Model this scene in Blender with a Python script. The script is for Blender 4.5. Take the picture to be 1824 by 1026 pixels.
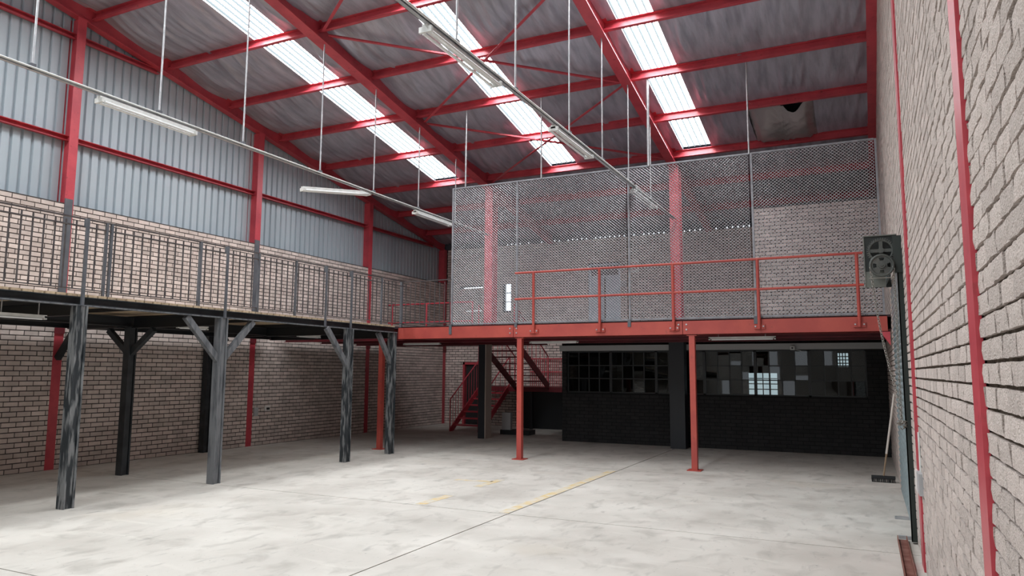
import bpy, math, random
from mathutils import Vector, Matrix, noise
random.seed(7)
scene = bpy.context.scene
C = scene.collection
for o in list(bpy.data.objects): bpy.data.objects.remove(o)

# ------------------------------------------------------------------ camera
IMG_W, IMG_H, FPX = 1824.0, 1026.0, 1295.9
YAW, PIT, ROL = map(math.radians, (25.8926, 6.5303, 0.3376))
CAM = Vector((0, 0, 1.7))
_fw = Vector((-math.sin(YAW)*math.cos(PIT), math.cos(YAW)*math.cos(PIT), math.sin(PIT)))
_r0 = Vector((math.cos(YAW), math.sin(YAW), 0)); _u0 = _r0.cross(_fw)
_r = _r0*math.cos(ROL)+_u0*math.sin(ROL); _u = -_r0*math.sin(ROL)+_u0*math.cos(ROL)
cd = bpy.data.cameras.new('camera'); cam = bpy.data.objects.new('camera', cd); C.objects.link(cam)
cd.sensor_width = 36; cd.lens = FPX/IMG_W*36; cd.clip_start = .05; cd.clip_end = 300
m = Matrix((_r, _u, -_fw)).transposed().to_4x4(); m.translation = CAM; cam.matrix_world = m
scene.camera = cam

# ------------------------------------------------------------------ light and exposure
SKY_STRENGTH = 2.2
SKYLIGHT = 24.0
w = bpy.data.worlds.new('world'); scene.world = w; w.use_nodes = True
bg = w.node_tree.nodes['Background']; bg.inputs[0].default_value = (.86, .93, 1, 1); bg.inputs[1].default_value = SKY_STRENGTH
vs = scene.view_settings
vs.view_transform = 'Standard'; vs.look = 'None'; vs.gamma = 1; vs.use_curve_mapping = False
vs.exposure = 0.0

# ------------------------------------------------------------------ helpers
def proj(p):
    d = Vector(p)-CAM; z = d.dot(_fw)
    if z < .1: return None
    return IMG_W/2+FPX*d.dot(_r)/z, IMG_H/2-FPX*d.dot(_u)/z

MATS = {}
def mat(name, col, rough=.6, metal=0, col2=None, nscale=6, nlo=.4, nhi=.65, bump=0, bscale=40, stretch=None,
        rnd=0, emit=0, spec=.5, dirt=None):
    mt = bpy.data.materials.new(name); mt.use_nodes = True
    nt = mt.node_tree; N = nt.nodes; L = nt.links; b = N['Principled BSDF']
    b.inputs['Roughness'].default_value = rough; b.inputs['Metallic'].default_value = metal
    b.inputs['Specular IOR Level'].default_value = spec
    tc = N.new('ShaderNodeTexCoord'); geo = N.new('ShaderNodeNewGeometry')
    mp = N.new('ShaderNodeMapping'); L.new(geo.outputs['Position'], mp.inputs['Vector'])
    if stretch: mp.inputs['Scale'].default_value = stretch
    c4 = lambda c: (c[0], c[1], c[2], 1)
    cur = None
    if col2 is not None:
        nz = N.new('ShaderNodeTexNoise'); nz.inputs['Scale'].default_value = nscale; nz.inputs['Detail'].default_value = 6
        L.new(mp.outputs[0], nz.inputs['Vector'])
        rp = N.new('ShaderNodeValToRGB'); rp.color_ramp.elements[0].position = nlo; rp.color_ramp.elements[1].position = nhi
        rp.color_ramp.elements[0].color = c4(col); rp.color_ramp.elements[1].color = c4(col2)
        L.new(nz.outputs['Fac'], rp.inputs[0]); cur = rp.outputs[0]
    if dirt:   # (colour, scale, lo, hi)
        nz = N.new('ShaderNodeTexNoise'); nz.inputs['Scale'].default_value = dirt[1]; nz.inputs['Detail'].default_value = 8
        L.new(geo.outputs['Position'], nz.inputs['Vector'])
        mr = N.new('ShaderNodeMapRange'); mr.inputs[1].default_value = dirt[2]; mr.inputs[2].default_value = dirt[3]
        L.new(nz.outputs['Fac'], mr.inputs[0])
        mx = N.new('ShaderNodeMix'); mx.data_type = 'RGBA'
        L.new(mr.outputs[0], mx.inputs[0])
        if cur: L.new(cur, mx.inputs[6])
        else: mx.inputs[6].default_value = c4(col)
        mx.inputs[7].default_value = c4(dirt[0]); cur = mx.outputs[2]
    if rnd:
        at = N.new('ShaderNodeAttribute'); at.attribute_name = 'rnd'
        mr = N.new('ShaderNodeMapRange'); mr.inputs[3].default_value = 1-rnd; mr.inputs[4].default_value = 1+rnd
        L.new(at.outputs['Fac'], mr.inputs[0])
        hs = N.new('ShaderNodeHueSaturation'); L.new(mr.outputs[0], hs.inputs['Value'])
        if cur: L.new(cur, hs.inputs['Color'])
        else: hs.inputs['Color'].default_value = c4(col)
        cur = hs.outputs[0]
    if cur: L.new(cur, b.inputs['Base Color'])
    else: b.inputs['Base Color'].default_value = c4(col)
    if bump:
        nz = N.new('ShaderNodeTexNoise'); nz.inputs['Scale'].default_value = bscale; nz.inputs['Detail'].default_value = 5
        L.new(mp.outputs[0], nz.inputs['Vector'])
        bp = N.new('ShaderNodeBump'); bp.inputs['Strength'].default_value = bump; bp.inputs['Distance'].default_value = .02
        L.new(nz.outputs['Fac'], bp.inputs['Height']); L.new(bp.outputs[0], b.inputs['Normal'])
    if emit:
        b.inputs['Emission Color'].default_value = c4(col); b.inputs['Emission Strength'].default_value = emit
    MATS[name] = mt
    return mt

mat('red', (.54, .065, .085), .38, col2=(.43, .045, .065), nscale=3, dirt=((.22, .03, .035), 14, .62, .8))
mat('red_oxide', (.46, .075, .055), .5, col2=(.38, .055, .045), nscale=2.5, dirt=((.2, .05, .04), 11, .62, .85))
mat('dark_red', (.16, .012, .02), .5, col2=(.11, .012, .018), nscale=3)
mat('brick', (.68, .575, .53), .9, col2=(.57, .475, .435), nscale=5, bump=.35, bscale=70, rnd=.16, dirt=((.20, .17, .16), 1.3, .66, .9))
mat('brick_rough', (.78, .67, .62), .95, col2=(.61, .515, .465), nscale=55, nlo=.35, nhi=.75, bump=1.0, bscale=130, rnd=.12)
mat('brick_black', (.018, .017, .018), .8, col2=(.012, .012, .013), nscale=6, bump=.3, bscale=60, rnd=.2)
mat('mortar', (.06, .05, .048), .95, bump=.4, bscale=50)
mat('mortar_brown', (.075, .055, .038), .95, col2=(.12, .09, .062), nscale=25, bump=.8, bscale=80)
mat('mortar_black', (.008, .008, .009), .9)
mat('cladding', (.43, .485, .53), .42, .05, col2=(.37, .425, .47), nscale=1.2, stretch=(1, 1, .2))
mat('foil', (.46, .45, .52), .38, .3, col2=(.32, .315, .37), nscale=2.2, bump=.6, bscale=5, stretch=(3.5, .6, .6))
mat('foil_torn', (.46, .44, .44), .33, .45, bump=.5, bscale=9)
mat('roof_steel', (.05, .055, .07), .6)
mat('skylight', (.93, .98, 1), .5, emit=SKYLIGHT)
mat('skylight_rib', (.035, .045, .05), .7, emit=9)
mat('galv', (.50, .50, .51), .42, .55, col2=(.38, .38, .40), nscale=12)
mat('mesh_metal', (.66, .66, .69), .45, .1, col2=(.55, .55, .58), nscale=10)
mat('frame_metal', (.30, .30, .325), .5, .2, col2=(.22, .22, .24), nscale=10)
mat('white_metal', (.72, .72, .70), .4, col2=(.6, .6, .58), nscale=8)
mat('tube_glass', (.85, .86, .86), .2)
mat('black_paint', (.016, .02, .024), .5, col2=(.035, .04, .045), nscale=5)
mat('worn_black', (.02, .025, .03), .6, col2=(.19, .195, .20), nscale=7, nlo=.47, nhi=.6, stretch=(3, 3, .5), bump=.3, bscale=30)
mat('worn_grey', (.16, .165, .175), .6, col2=(.075, .08, .09), nscale=6, nlo=.45, nhi=.65, stretch=(3, 3, .5), bump=.25, bscale=30)
mat('grey_steel', (.115, .12, .135), .45, col2=(.085, .09, .105), nscale=5)
mat('rail_dark', (.05, .042, .045), .5, col2=(.085, .075, .075), nscale=9)
mat('plank', (.52, .40, .27), .75, col2=(.38, .28, .185), nscale=4, stretch=(.4, 6, 6), rnd=.18)
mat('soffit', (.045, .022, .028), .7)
mat('white_board', (.42, .43, .43), .7)
mat('steel_dark', (.012, .014, .017), .45)
mat('column_dark', (.012, .014, .02), .5)
mat('column_lit', (.42, .34, .30), .8)
mat('door_slat', (.38, .46, .48), .38, .35, col2=(.30, .37, .39), nscale=5)
mat('door_guide', (.018, .026, .023), .55)
mat('hoist', (.06, .066, .062), .5, col2=(.085, .09, .082), nscale=9, bump=.2, bscale=40)
mat('hoist_plate', (.14, .15, .135), .55, col2=(.19, .195, .17), nscale=5)
mat('hoist_plate_dark', (.018, .022, .021), .6)
mat('chain', (.34, .32, .29), .4, .7)
mat('rust', (.16, .05, .035), .7, col2=(.24, .11, .085), nscale=8, bump=.3)
mat('bristle', (.012, .012, .012), .9)
mat('handle', (.62, .57, .52), .5)
mat('handle_wood', (.28, .2, .13), .7)
mat('blue_door', (.52, .60, .68), .5)
mat('door_dark', (.02, .018, .02), .7)
mat('sign_white', (.75, .73, .70), .5); mat('sign_red', (.55, .06, .05), .5); mat('sign_black', (.03, .03, .03), .5)
mat('grey_box', (.42, .42, .43), .5)
mat('plaster', (.55, .53, .5), .9)
mat('yellow', (.60, .45, .22), .8, col2=(.57, .52, .44), nscale=7, nlo=.38, nhi=.58)

def glass(name, col, rough=.02):
    mt = bpy.data.materials.new(name); mt.use_nodes = True
    nt = mt.node_tree; N = nt.nodes; N.remove(N['Principled BSDF'])
    out = N['Material Output']; tr = N.new('ShaderNodeBsdfTransparent'); gl = N.new('ShaderNodeBsdfGlossy'); mx = N.new('ShaderNodeMixShader')
    fr = N.new('ShaderNodeFresnel'); fr.inputs[0].default_value = 1.5
    tr.inputs[0].default_value = (*col, 1); gl.inputs['Roughness'].default_value = rough
    nt.links.new(fr.outputs[0], mx.inputs[0]); nt.links.new(tr.outputs[0], mx.inputs[1]); nt.links.new(gl.outputs[0], mx.inputs[2])
    nt.links.new(mx.outputs[0], out.inputs[0]); MATS[name] = mt
glass('glass', (.42, .46, .46)); glass('clear_glass', (.92, .95, .95))

def concrete():
    mt = mat('concrete', (.56, .535, .49), .75)
    nt = mt.node_tree; N = nt.nodes; L = nt.links; b = N['Principled BSDF']
    geo = N.new('ShaderNodeNewGeometry')
    def nz(scale, det=8, st=(1, 1, 1), dist=0):
        mp = N.new('ShaderNodeMapping'); mp.inputs['Scale'].default_value = st; L.new(geo.outputs['Position'], mp.inputs[0])
        n = N.new('ShaderNodeTexNoise'); n.inputs['Scale'].default_value = scale; n.inputs['Detail'].default_value = det
        n.inputs['Distortion'].default_value = dist; L.new(mp.outputs[0], n.inputs['Vector']); return n.outputs['Fac']
    def mr(s, a, b_, c=0, d=1):
        r = N.new('ShaderNodeMapRange'); r.inputs[1].default_value = a; r.inputs[2].default_value = b_
        r.inputs[3].default_value = c; r.inputs[4].default_value = d; L.new(s, r.inputs[0]); return r.outputs[0]
    def mix(fac, a, c):
        x = N.new('ShaderNodeMix'); x.data_type = 'RGBA'; L.new(fac, x.inputs[0])
        if isinstance(a, tuple): x.inputs[6].default_value = (*a, 1)
        else: L.new(a, x.inputs[6])
        x.inputs[7].default_value = (*c, 1); return x.outputs[2]
    c = mix(mr(nz(.9), .35, .7), (.60, .565, .52), (.46, .425, .385))
    c = mix(mr(nz(3.2, 9, (1, .7, 1), .6), .52, .78, 0, .75), c, (.31, .285, .255))
    c = mix(mr(nz(1.6, 6, (.5, 1.6, 1), 1.2), .60, .74, 0, .5), c, (.67, .635, .575))
    c = mix(mr(nz(9, 9, (1, .35, 1), .3), .60, .78, 0, .65), c, (.27, .255, .24))
    c = mix(mr(nz(26, 4), .68, .74, 0, .8), c, (.2, .19, .18))
    c = mix(mr(nz(.55, 4), .60, .78, 0, .45), c, (.44, .37, .28))
    L.new(c, b.inputs['Base Color'])
    L.new(mr(nz(2.5), .3, .7, .55, .85), b.inputs['Roughness'])
    bp = N.new('ShaderNodeBump'); bp.inputs['Strength'].default_value = .15; bp.inputs['Distance'].default_value = .01
    L.new(nz(30), bp.inputs['Height']); L.new(bp.outputs[0], b.inputs['Normal'])
concrete()

ORG = {}
class MB:
    def __init__(s): s.v = []; s.f = []; s.sm = []; s.r = []; s.mi = []; s.cur = 0
    def add(s, vs, fs, smooth=False, r=None):
        n = len(s.v); s.v += [tuple(v) for v in vs]
        r = random.random() if r is None else r
        for f in fs: s.f.append(tuple(i+n for i in f)); s.sm.append(smooth); s.r.append(r); s.mi.append(s.cur)
        return s
    def box(s, x0, x1, y0, y1, z0, z1, r=None):
        return s.add([(x, y, z) for z in (z0, z1) for y in (y0, y1) for x in (x0, x1)],
              [(0, 2, 3, 1), (4, 5, 7, 6), (0, 1, 5, 4), (2, 6, 7, 3), (0, 4, 6, 2), (1, 3, 7, 5)], r=r)
    def bar(s, p0, p1, w, h, up=(0, 0, 1), ow=0, oh=0):
        p0 = Vector(p0); p1 = Vector(p1); a = (p1-p0).normalized(); up = Vector(up)
        sd = a.cross(up).normalized(); u = sd.cross(a)
        vs = [p+sd*(ow+i*w/2)+u*(oh+j*h/2) for p in (p0, p1) for j in (-1, 1) for i in (-1, 1)]
        return s.add(vs, [(0, 1, 3, 2), (4, 6, 7, 5), (0, 4, 5, 1), (2, 3, 7, 6), (0, 2, 6, 4), (1, 5, 7, 3)])
    def ibeam(s, p0, p1, w, h, tf=.014, tw=.01, up=(0, 0, 1)):
        s.bar(p0, p1, w, tf, up, 0, h/2-tf/2); s.bar(p0, p1, w, tf, up, 0, -h/2+tf/2); return s.bar(p0, p1, tw, h-tf, up)
    def channel(s, p0, p1, w, h, t=.008, up=(0, 0, 1), side=1):
        s.bar(p0, p1, t, h, up, side*(-w/2+t/2), 0); s.bar(p0, p1, w, t, up, 0, h/2-t/2); return s.bar(p0, p1, w, t, up, 0, -h/2+t/2)
    def tube(s, p0, p1, r, n=8, r2=None, caps=True):
        p0 = Vector(p0); p1 = Vector(p1); a = (p1-p0).normalized(); r2 = r if r2 is None else r2
        e = a.orthogonal().normalized(); g = a.cross(e)
        vs = [p+(e*math.cos(t)+g*math.sin(t))*q for p, q in ((p0, r), (p1, r2)) for t in [2*math.pi*i/n for i in range(n)]]
        s.add(vs, [(i, (i+1) % n, n+(i+1) % n, n+i) for i in range(n)], True)
        if caps: s.add(vs[:n], [tuple(range(n))[::-1]]); s.add(vs[n:], [tuple(range(n))])
        return s
    def path(s, pts, r, n=6):
        for a, b in zip(pts, pts[1:]): s.tube(a, b, r, n)
        return s
    def prism(s, poly, d):      # polygon (3d points) extruded along vector d
        n = len(poly); P = [Vector(p) for p in poly]; d = Vector(d)
        return s.add(P+[p+d for p in P], [tuple(range(n))[::-1], tuple(range(n, 2*n))]+[(i, (i+1) % n, n+(i+1) % n, n+i) for i in range(n)])
    def torus(s, c, ax, R, r, n=10, k=5, e0=None, ry=1):
        c = Vector(c); ax = Vector(ax).normalized(); e = Vector(e0).normalized() if e0 else ax.orthogonal().normalized(); g = ax.cross(e)
        vs = []
        for i in range(n):
            t = 2*math.pi*i/n; d = (e*math.cos(t)*ry+g*math.sin(t))
            for j in range(k):
                q = 2*math.pi*j/k; vs.append(c+d*R+d.normalized()*r*math.cos(q)+ax*r*math.sin(q))
        return s.add(vs, [(i*k+j, ((i+1) % n)*k+j, ((i+1) % n)*k+(j+1) % k, i*k+(j+1) % k) for i in range(n) for j in range(k)], True)
    def mesh(s, name, mats, org):
        me = bpy.data.meshes.new(name)
        me.from_pydata([(v[0]-org[0], v[1]-org[1], v[2]-org[2]) for v in s.v], [], s.f)
        for mm in (mats if isinstance(mats, (list, tuple)) else [mats]): me.materials.append(MATS[mm])
        me.polygons.foreach_set('use_smooth', s.sm); me.polygons.foreach_set('material_index', s.mi)
        at = me.attributes.new('rnd', 'FLOAT', 'FACE'); at.data.foreach_set('value', s.r)
        me.update(); return me
    def build(s, name, mats, parent=None, label=None, cat=None, group=None, kind=None):
        xs, ys, zs = zip(*s.v)
        org = ((min(xs)+max(xs))/2, (min(ys)+max(ys))/2, min(zs))
        o = bpy.data.objects.new(name, s.mesh(name, mats, org)); C.objects.link(o)
        place(o, org, parent); tag(o, label, cat, group, kind); return o

def place(o, org, parent=None):
    ORG[o] = Vector(org)
    if parent: o.parent = parent; o.location = Vector(org)-ORG[parent]
    else: o.location = org
def tag(o, label=None, cat=None, group=None, kind=None):
    for k, v in (('label', label), ('category', cat), ('group', group), ('kind', kind)):
        if v: o[k] = v
    return o
def thing(name, loc, label=None, cat=None, group=None, kind=None):
    o = bpy.data.objects.new(name, None); C.objects.link(o); o.empty_display_size = .1
    place(o, loc); return tag(o, label, cat, group, kind)

# ------------------------------------------------------------------ dimensions
XL, XR = -12.5, .4                 # brick faces of the side walls
YF, YM, YB = 13.0, 17.0, 20.8      # mezzanine front, partition wall, back wall
Y0 = -8.0
SL = .18
def rz(a, y): return a-SL*(y if y >= 3 else 6-y)
A_RB, A_PB, A_RT = 9.43, 9.55, 9.75   # rafter bottom, purlin bottom, roof line
SKYX = [(-10.27, -9.52), (-6.86, -6.18), (-3.58, -2.94)]
COLY = [7.88, 12.3, 16.55, 20.65]
DOOR_Y = (8.62, 12.05); DOOR_Z = 2.95

# ------------------------------------------------------------------ brick walls
BC, BL, BJ = .083, .232, .012
def brick_wall(parent, plane, face, out, u0, u1, z0, top, bmat, holes=(), nparts=0, proud=.010, rough=False, jit=.002, joint=BJ):
    # plane 'x': wall lies in x=face, u=y ; plane 'y': y=face, u=x ; out = +1/-1 direction the face looks
    def P(u, z, d):
        q = face+out*d
        return (q, u, z) if plane == 'x' else (u, q, z)
    cand = []; k = 0; z = z0
    while True:
        zb = z0+k*BC+joint/2; zt = z0+(k+1)*BC-joint/2; zc = (zb+zt)/2
        if zb > max(top(u0), top(u1)): break
        u = u0-(BL/2 if k % 2 else 0)+random.uniform(-.012, .012)
        while u < u1:
            a = max(u+joint/2, u0); b = min(u+BL-joint/2, u1); full = (a == u+joint/2 and b == u+BL-joint/2)
            segs = [(a, b)]
            for (h0, h1, g0, g1) in holes:
                if g0 < zc < g1:
                    ns = []
                    for (p, q) in segs:
                        if q <= h0 or p >= h1: ns.append((p, q)); continue
                        full = False
                        if p < h0: ns.append((p, h0))
                        if q > h1: ns.append((h1, q))
                    segs = ns
            for (p, q) in segs:
                if q-p > .03 and zt <= top((p+q)/2)+.03: cand.append((p, q, zb, zt, full))
            u += BL
        k += 1
    chosen = set()
    if nparts:
        sc = []
        for i, (p, q, zb, zt, full) in enumerate(cand):
            if not full: continue
            pts = [proj(P(a, b, 0)) for a, b in ((p, zb), (q, zb), (q, zt), (p, zt))]
            if any(x is None for x in pts): continue
            cx = sum(x[0] for x in pts)/4; cy = sum(x[1] for x in pts)/4
            if not (-10 < cx < IMG_W+10 and -10 < cy < IMG_H+10): continue
            ar = abs(sum(pts[j][0]*pts[(j+1) % 4][1]-pts[(j+1) % 4][0]*pts[j][1] for j in range(4)))/2
            sc.append((ar, i))
        sc.sort(reverse=True); chosen = set(i for a, i in sc[:nparts])
    def one(mb, p, q, zb, zt, detail):
        r = random.random(); pr = proud+random.uniform(-jit, jit)
        J = lambda: random.uniform(-jit, jit)
        if not detail:
            e = .0025
            vs = [P(p+J(), zb+J(), -.02), P(q+J(), zb+J(), -.02), P(q+J(), zt+J(), -.02), P(p+J(), zt+J(), -.02)]
            vs += [P(p+e+J(), zb+e+J(), pr), P(q-e+J(), zb+e+J(), pr), P(q-e+J(), zt-e+J(), pr), P(p+e+J(), zt-e+J(), pr)]
            fs = [(4, 5, 6, 7), (0, 1, 5, 4), (1, 2, 6, 5), (2, 3, 7, 6), (3, 0, 4, 7)]
            if (plane == 'x') == (out < 0): fs = [f[::-1] for f in fs]
            mb.add(vs, fs, r=r)
        else:
            nu, nz = 4, 2; vs = []; grid = {}
            for j in range(nz+1):
                for i in range(nu+1):
                    edge = i in (0, nu) or j in (0, nz)
                    uu = p+(q-p)*i/nu+(J()*1.2); zz = zb+(zt-zb)*j/nz+J()*.9
                    grid[i, j] = len(vs); vs.append(P(uu, zz, pr-(.0025 if edge else 0)+random.uniform(-.0028, .0028)))
            fs = [(grid[i, j], grid[i+1, j], grid[i+1, j+1], grid[i, j+1]) for i in range(nu) for j in range(nz)]
            ring = [(i, 0) for i in range(nu)]+[(nu, j) for j in range(nz)]+[(i, nz) for i in range(nu, 0, -1)]+[(0, j) for j in range(nz, 0, -1)]
            base = {}
            for g in ring:
                base[g] = len(vs); vs.append(P(p+(q-p)*g[0]/nu, zb+(zt-zb)*g[1]/nz, -.02))
            for a, b in zip(ring, ring[1:]+ring[:1]): fs.append((base[a], base[b], grid[b], grid[a]))
            if (plane == 'x') == (out < 0): fs = [f[::-1] for f in fs]
            mb.add(vs, fs, False, r=r)
    variants = []
    for i in range(14):
        mb = MB(); one(mb, 0, BL-joint, 0, BC-joint, rough)
        org = P(0, 0, 0); variants.append(mb.mesh('brick', bmat, org))
    rest = MB()
    for i, (p, q, zb, zt, full) in enumerate(cand):
        if i in chosen:
            o = bpy.data.objects.new('brick', random.choice(variants)); C.objects.link(o); place(o, P(p, zb, 0), parent)
        else: one(rest, p, q, zb, zt, False)
    if rest.v:
        rest.build('brickwork', bmat, parent, kind='stuff')

def wall_body(parent, name, plane, face, out, us, top, z0, thick, wmat, holes=()):
    mb = MB(); us = sorted(set(list(us)+[x for h in holes for x in h[:2]]))
    for a, b in zip(us, us[1:]):
        spans = [(z0, None)]
        for (h0, h1, g0, g1) in holes:
            if a >= h0-1e-6 and b <= h1+1e-6:
                ns = []
                for (s, t) in spans:
                    if g1 <= s or (t is not None and g0 >= t): ns.append((s, t)); continue
                    if g0 > s: ns.append((s, g0))
                    if t is None or g1 < t: ns.append((g1, t))
                spans = ns
        for (s, t) in spans:
            ta, tb = (top(a), top(b)) if t is None else (t, t)
            if plane == 'x': mb.prism([(face, a, s), (face, b, s), (face, b, tb), (face, a, ta)], (-out*thick, 0, 0))
            else: mb.prism([(a, face, s), (b, face, s), (b, face, tb), (a, face, ta)], (0, -out*thick, 0))
    return mb.build(name, wmat, parent)

# floor ----------------------------------------------------------------------
fl = thing('floor', (-6, 6, 0), 'worn pale concrete warehouse floor cast in slabs', kind='structure')
MB().box(-13.2, 1.0, Y0-.3, 21.4, -.3, -.09).build('subfloor', 'mortar_black', fl)
xs = [-12.9, -3.95, .62]; ys = [Y0-.2, -.2, 3.9, 8.05, 12.5, 21.0]; g = .008
for xa, xb in zip(xs, xs[1:]):
    for ya, yb in zip(ys, ys[1:]):
        MB().box(xa+g, xb-g, ya+g, yb-g, -.1, 0).build('slab', 'concrete', fl)

# right wall --------------------------------------------------------------------
topR = lambda y: rz(A_RT, y)+.05
wr = thing('wall_right', (XR, 6, 0), 'rough-faced beige brick side wall beside the roller door', kind='structure')
wall_body(wr, 'mortar_bed', 'x', XR, -1, [Y0, 3, 21.0], topR, -.05, .22, 'mortar_brown', [(DOOR_Y[0], DOOR_Y[1], -.05, DOOR_Z)])
brick_wall(wr, 'x', XR, -1, 1.2, 20.8, 0, topR, 'brick_rough', [(DOOR_Y[0], DOOR_Y[1], -1, DOOR_Z)], 300, .016, True, .0025, .013)

# left wall -----------------------------------------------------------------
wl = thing('wall_left', (XL, 6, 0), 'pale brick lower half of the long side wall under blue-grey sheeting', kind='structure')
wall_body(wl, 'mortar_bed', 'x', XL, 1, [Y0, 21.0], lambda y: 4.58, -.05, .24, 'mortar')
brick_wall(wl, 'x', XL, 1, 3.0, 20.8, 0, lambda y: 4.6, 'brick', (), 300, .008)

# back wall (upstairs left, stair hall) and partition --------------------------------
topB = lambda x: 5.74
WIN_B = (-10.42, -10.13, 3.60, 4.52); LOUV = [(-12.0, -11.15, 4.40, 4.46), (-11.9, -11.15, 3.62, 3.68)]
DOOR_G = (-11.85, -10.95, 0, 1.98); DOOR_U = (-7.5, -6.5, 2.62, 4.95)
EXW = [(-.72, -.39, 1.84, 2.25), (-2.95, -2.15, 1.08, 1.72)]
wb = thing('wall_back', (-6, YB, 0), 'brick end wall behind the staircase and upper deck', kind='structure')
hb = [WIN_B, DOOR_G, DOOR_U]+EXW+LOUV
wall_body(wb, 'mortar_bed', 'y', YB, -1, [-12.8, .62], topB, -.05, .24, 'mortar', hb)
brick_wall(wb, 'y', YB, -1, -12.5, -6.85, 0, topB, 'brick', hb, 0, .008)
brick_wall(wb, 'y', YB, -1, -6.85, .4, 2.656, topB, 'brick', hb, 0, .008)

MB().box(-12.8, .62, YB-.01, YB+.02, 5.785, 6.1).build('eave_closure', 'roof_steel', wb)
x = -12.8
while x < .6:
    MB().box(x, x+(.115 if -10.5 < x < -2.2 and random.random() < .85 else .151), YB-.008, YB+.018, 5.735, 5.786).build('eave_block', 'roof_steel', wb); x += .15

wp = thing('wall_partition', (-3, YM, 0), 'black painted brick partition with steel windows under the red deck', kind='structure')
WN = 6; WX0, WX1, WZ0, WZ1 = -6.72, .0, 1.19, 2.2
hw = [(WX0, WX1, WZ0, WZ1)]
wall_body(wp, 'mortar_bed', 'y', YM, -1, [-6.85, .4], lambda x: 2.42, -.02, .22, 'mortar_black', hw)
brick_wall(wp, 'y', YM, -1, -6.85, .4, 0, lambda x: 2.4, 'brick_black', hw, 0, .007)
MB().box(-6.87, -6.63, YM+.2, YB, 0, 2.42).build('return_wall', 'brick_black', wp)
MB().box(-6.84, .38, 16.80, 16.985, 2.205, 2.335).build('white_fascia', 'white_board', wp)

wu = thing('wall_upper_room', (-1, YM, 2.62), 'brick wall of the upper room standing on the red deck', kind='structure')
wall_body(wu, 'mortar_bed', 'y', YM, -1, [-2.17, .4], lambda x: 5.38+(x+2.17)*.02, 2.636, .22, 'mortar')
brick_wall(wu, 'y', YM, -1, -2.17, .4, 2.656, lambda x: 5.38+(x+2.17)*.02, 'brick', (), 0, .008)
MB().box(-2.17, -1.95, YM+.2, YB, 2.636, 5.36).build('return_wall', 'brick', wu)

# unseen front wall; its doorway is added to let daylight in from behind
wf = thing('wall_front', (-6, Y0, 0), 'plastered front wall with an added doorway that lets daylight in', kind='structure')
wall_body(wf, 'wall_panel', 'y', Y0, 1, [-12.8, .62], lambda x: rz(A_RT, Y0), -.05, .25, 'plaster', [(-6.2, -3.6, -.05, 3.1)])

# left cladding ---------------------------------------------------------------
wc = thing('wall_left_cladding', (-12.75, 6, 4.56), 'blue-grey ribbed steel sheeting above the brick side wall', kind='structure')
pit = .175; y = 2.8; XC = -12.74
while y < 20.85:
    mb = MB(); prof = []
    for k in range(4):
        b = y+k*pit
        prof += [(b, 0), (b+.118, 0), (b+.132, -.038), (b+.161, -.038)]
    prof.append((y+4*pit, 0))
    prof = [(min(a, 20.9), d) for a, d in prof]
    vs = []; 
    for a, d in prof: vs += [(XC+d, a, 4.5), (XC+d, a, rz(A_RT, a)+.03)]
    mb.add(vs, [(2*i, 2*i+2, 2*i+3, 2*i+1) for i in range(len(prof)-1)])
    mb.build('cladding_sheet', 'cladding', wc); y += 4*pit
MB().box(-12.86, -12.82, Y0, 21.0, 4.4, 10).build('outer_skin', 'roof_steel', wc)
MB().box(-12.86, -12.74, Y0, 2.8, 4.5, 9.4).build('plain_sheet', 'cladding', wc)

# roof ------------------------------------------------------------------------------
ce = thing('ceiling', (-6, 6, 7), 'sloping roof lined with wrinkled silver insulation foil', kind='structure')
edges = [-12.95]+[e for s in SKYX for e in s]+[.62]
TH = .05
for i in range(0, len(edges), 2):
    a, b = edges[i], edges[i+1]
    for ya, yb in ((Y0-.3, 3), (3, 21.1)):
        za, zb = rz(A_RT+.10, ya), rz(A_RT+.10, yb)
        MB().prism([(a, ya, za), (b, ya, za), (b, yb, zb), (a, yb, zb)], (0, 0, TH)).build('roof_sheet', 'roof_steel', ce)
for a, b in SKYX:
    MB().prism([(a, 16.4, rz(A_RT+.1, 16.4)), (b, 16.4, rz(A_RT+.1, 16.4)), (b, 21.1, rz(A_RT+.1, 21.1)), (a, 21.1, rz(A_RT+.1, 21.1))], (0, 0, TH)).build('roof_sheet', 'roof_steel', ce)
PUR = [6.5, 8.15, 9.8, 11.4, 13.0, 14.65, 16.35, 18.0, 19.6]
TORN = (-1.95, -.72, 14.675, 16.325)
def foil_z(x, y):
    t = 0
    for a, b in zip([4.9]+PUR, PUR+[21.2]):
        if a <= y <= b: t = (y-a)/(b-a); break
    s = math.sin(math.pi*min(max(t, 0), 1))
    n1 = noise.noise((x*2.3, y*.35, 1.7)); n2 = noise.noise((x*6.5+y*.8, y*.5, 4.1)); n3 = noise.noise((x*9-y*1.5, y*.9, 9.3))
    if y < 16.5: s *= min([1]+[abs(x-e)/.3 for p in SKYX for e in p])
    return rz(A_RT, y)-.012-s*(.06+.05*n1+.06*abs(n2)*2+.03*abs(n3))
def foil(xa, xb, ya, yb, name='foil_roll', par=ce):
    nx = max(4, int((xb-xa)/.045)); ny = max(3, int((yb-ya)/.13)); mb = MB(); vs = []
    for j in range(ny+1):
        for i in range(nx+1):
            x = xa+(xb-xa)*i/nx; yy = ya+(yb-ya)*j/ny; e = min(i, nx-i)/2.0
            vs.append((x, yy, foil_z(x, yy)-(.012 if e < 1 else 0)))
    mb.add(vs, [(j*(nx+1)+i, (j+1)*(nx+1)+i, (j+1)*(nx+1)+i+1, j*(nx+1)+i+1) for j in range(ny) for i in range(nx)], True)
    return mb.build(name, 'foil', par)
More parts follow.
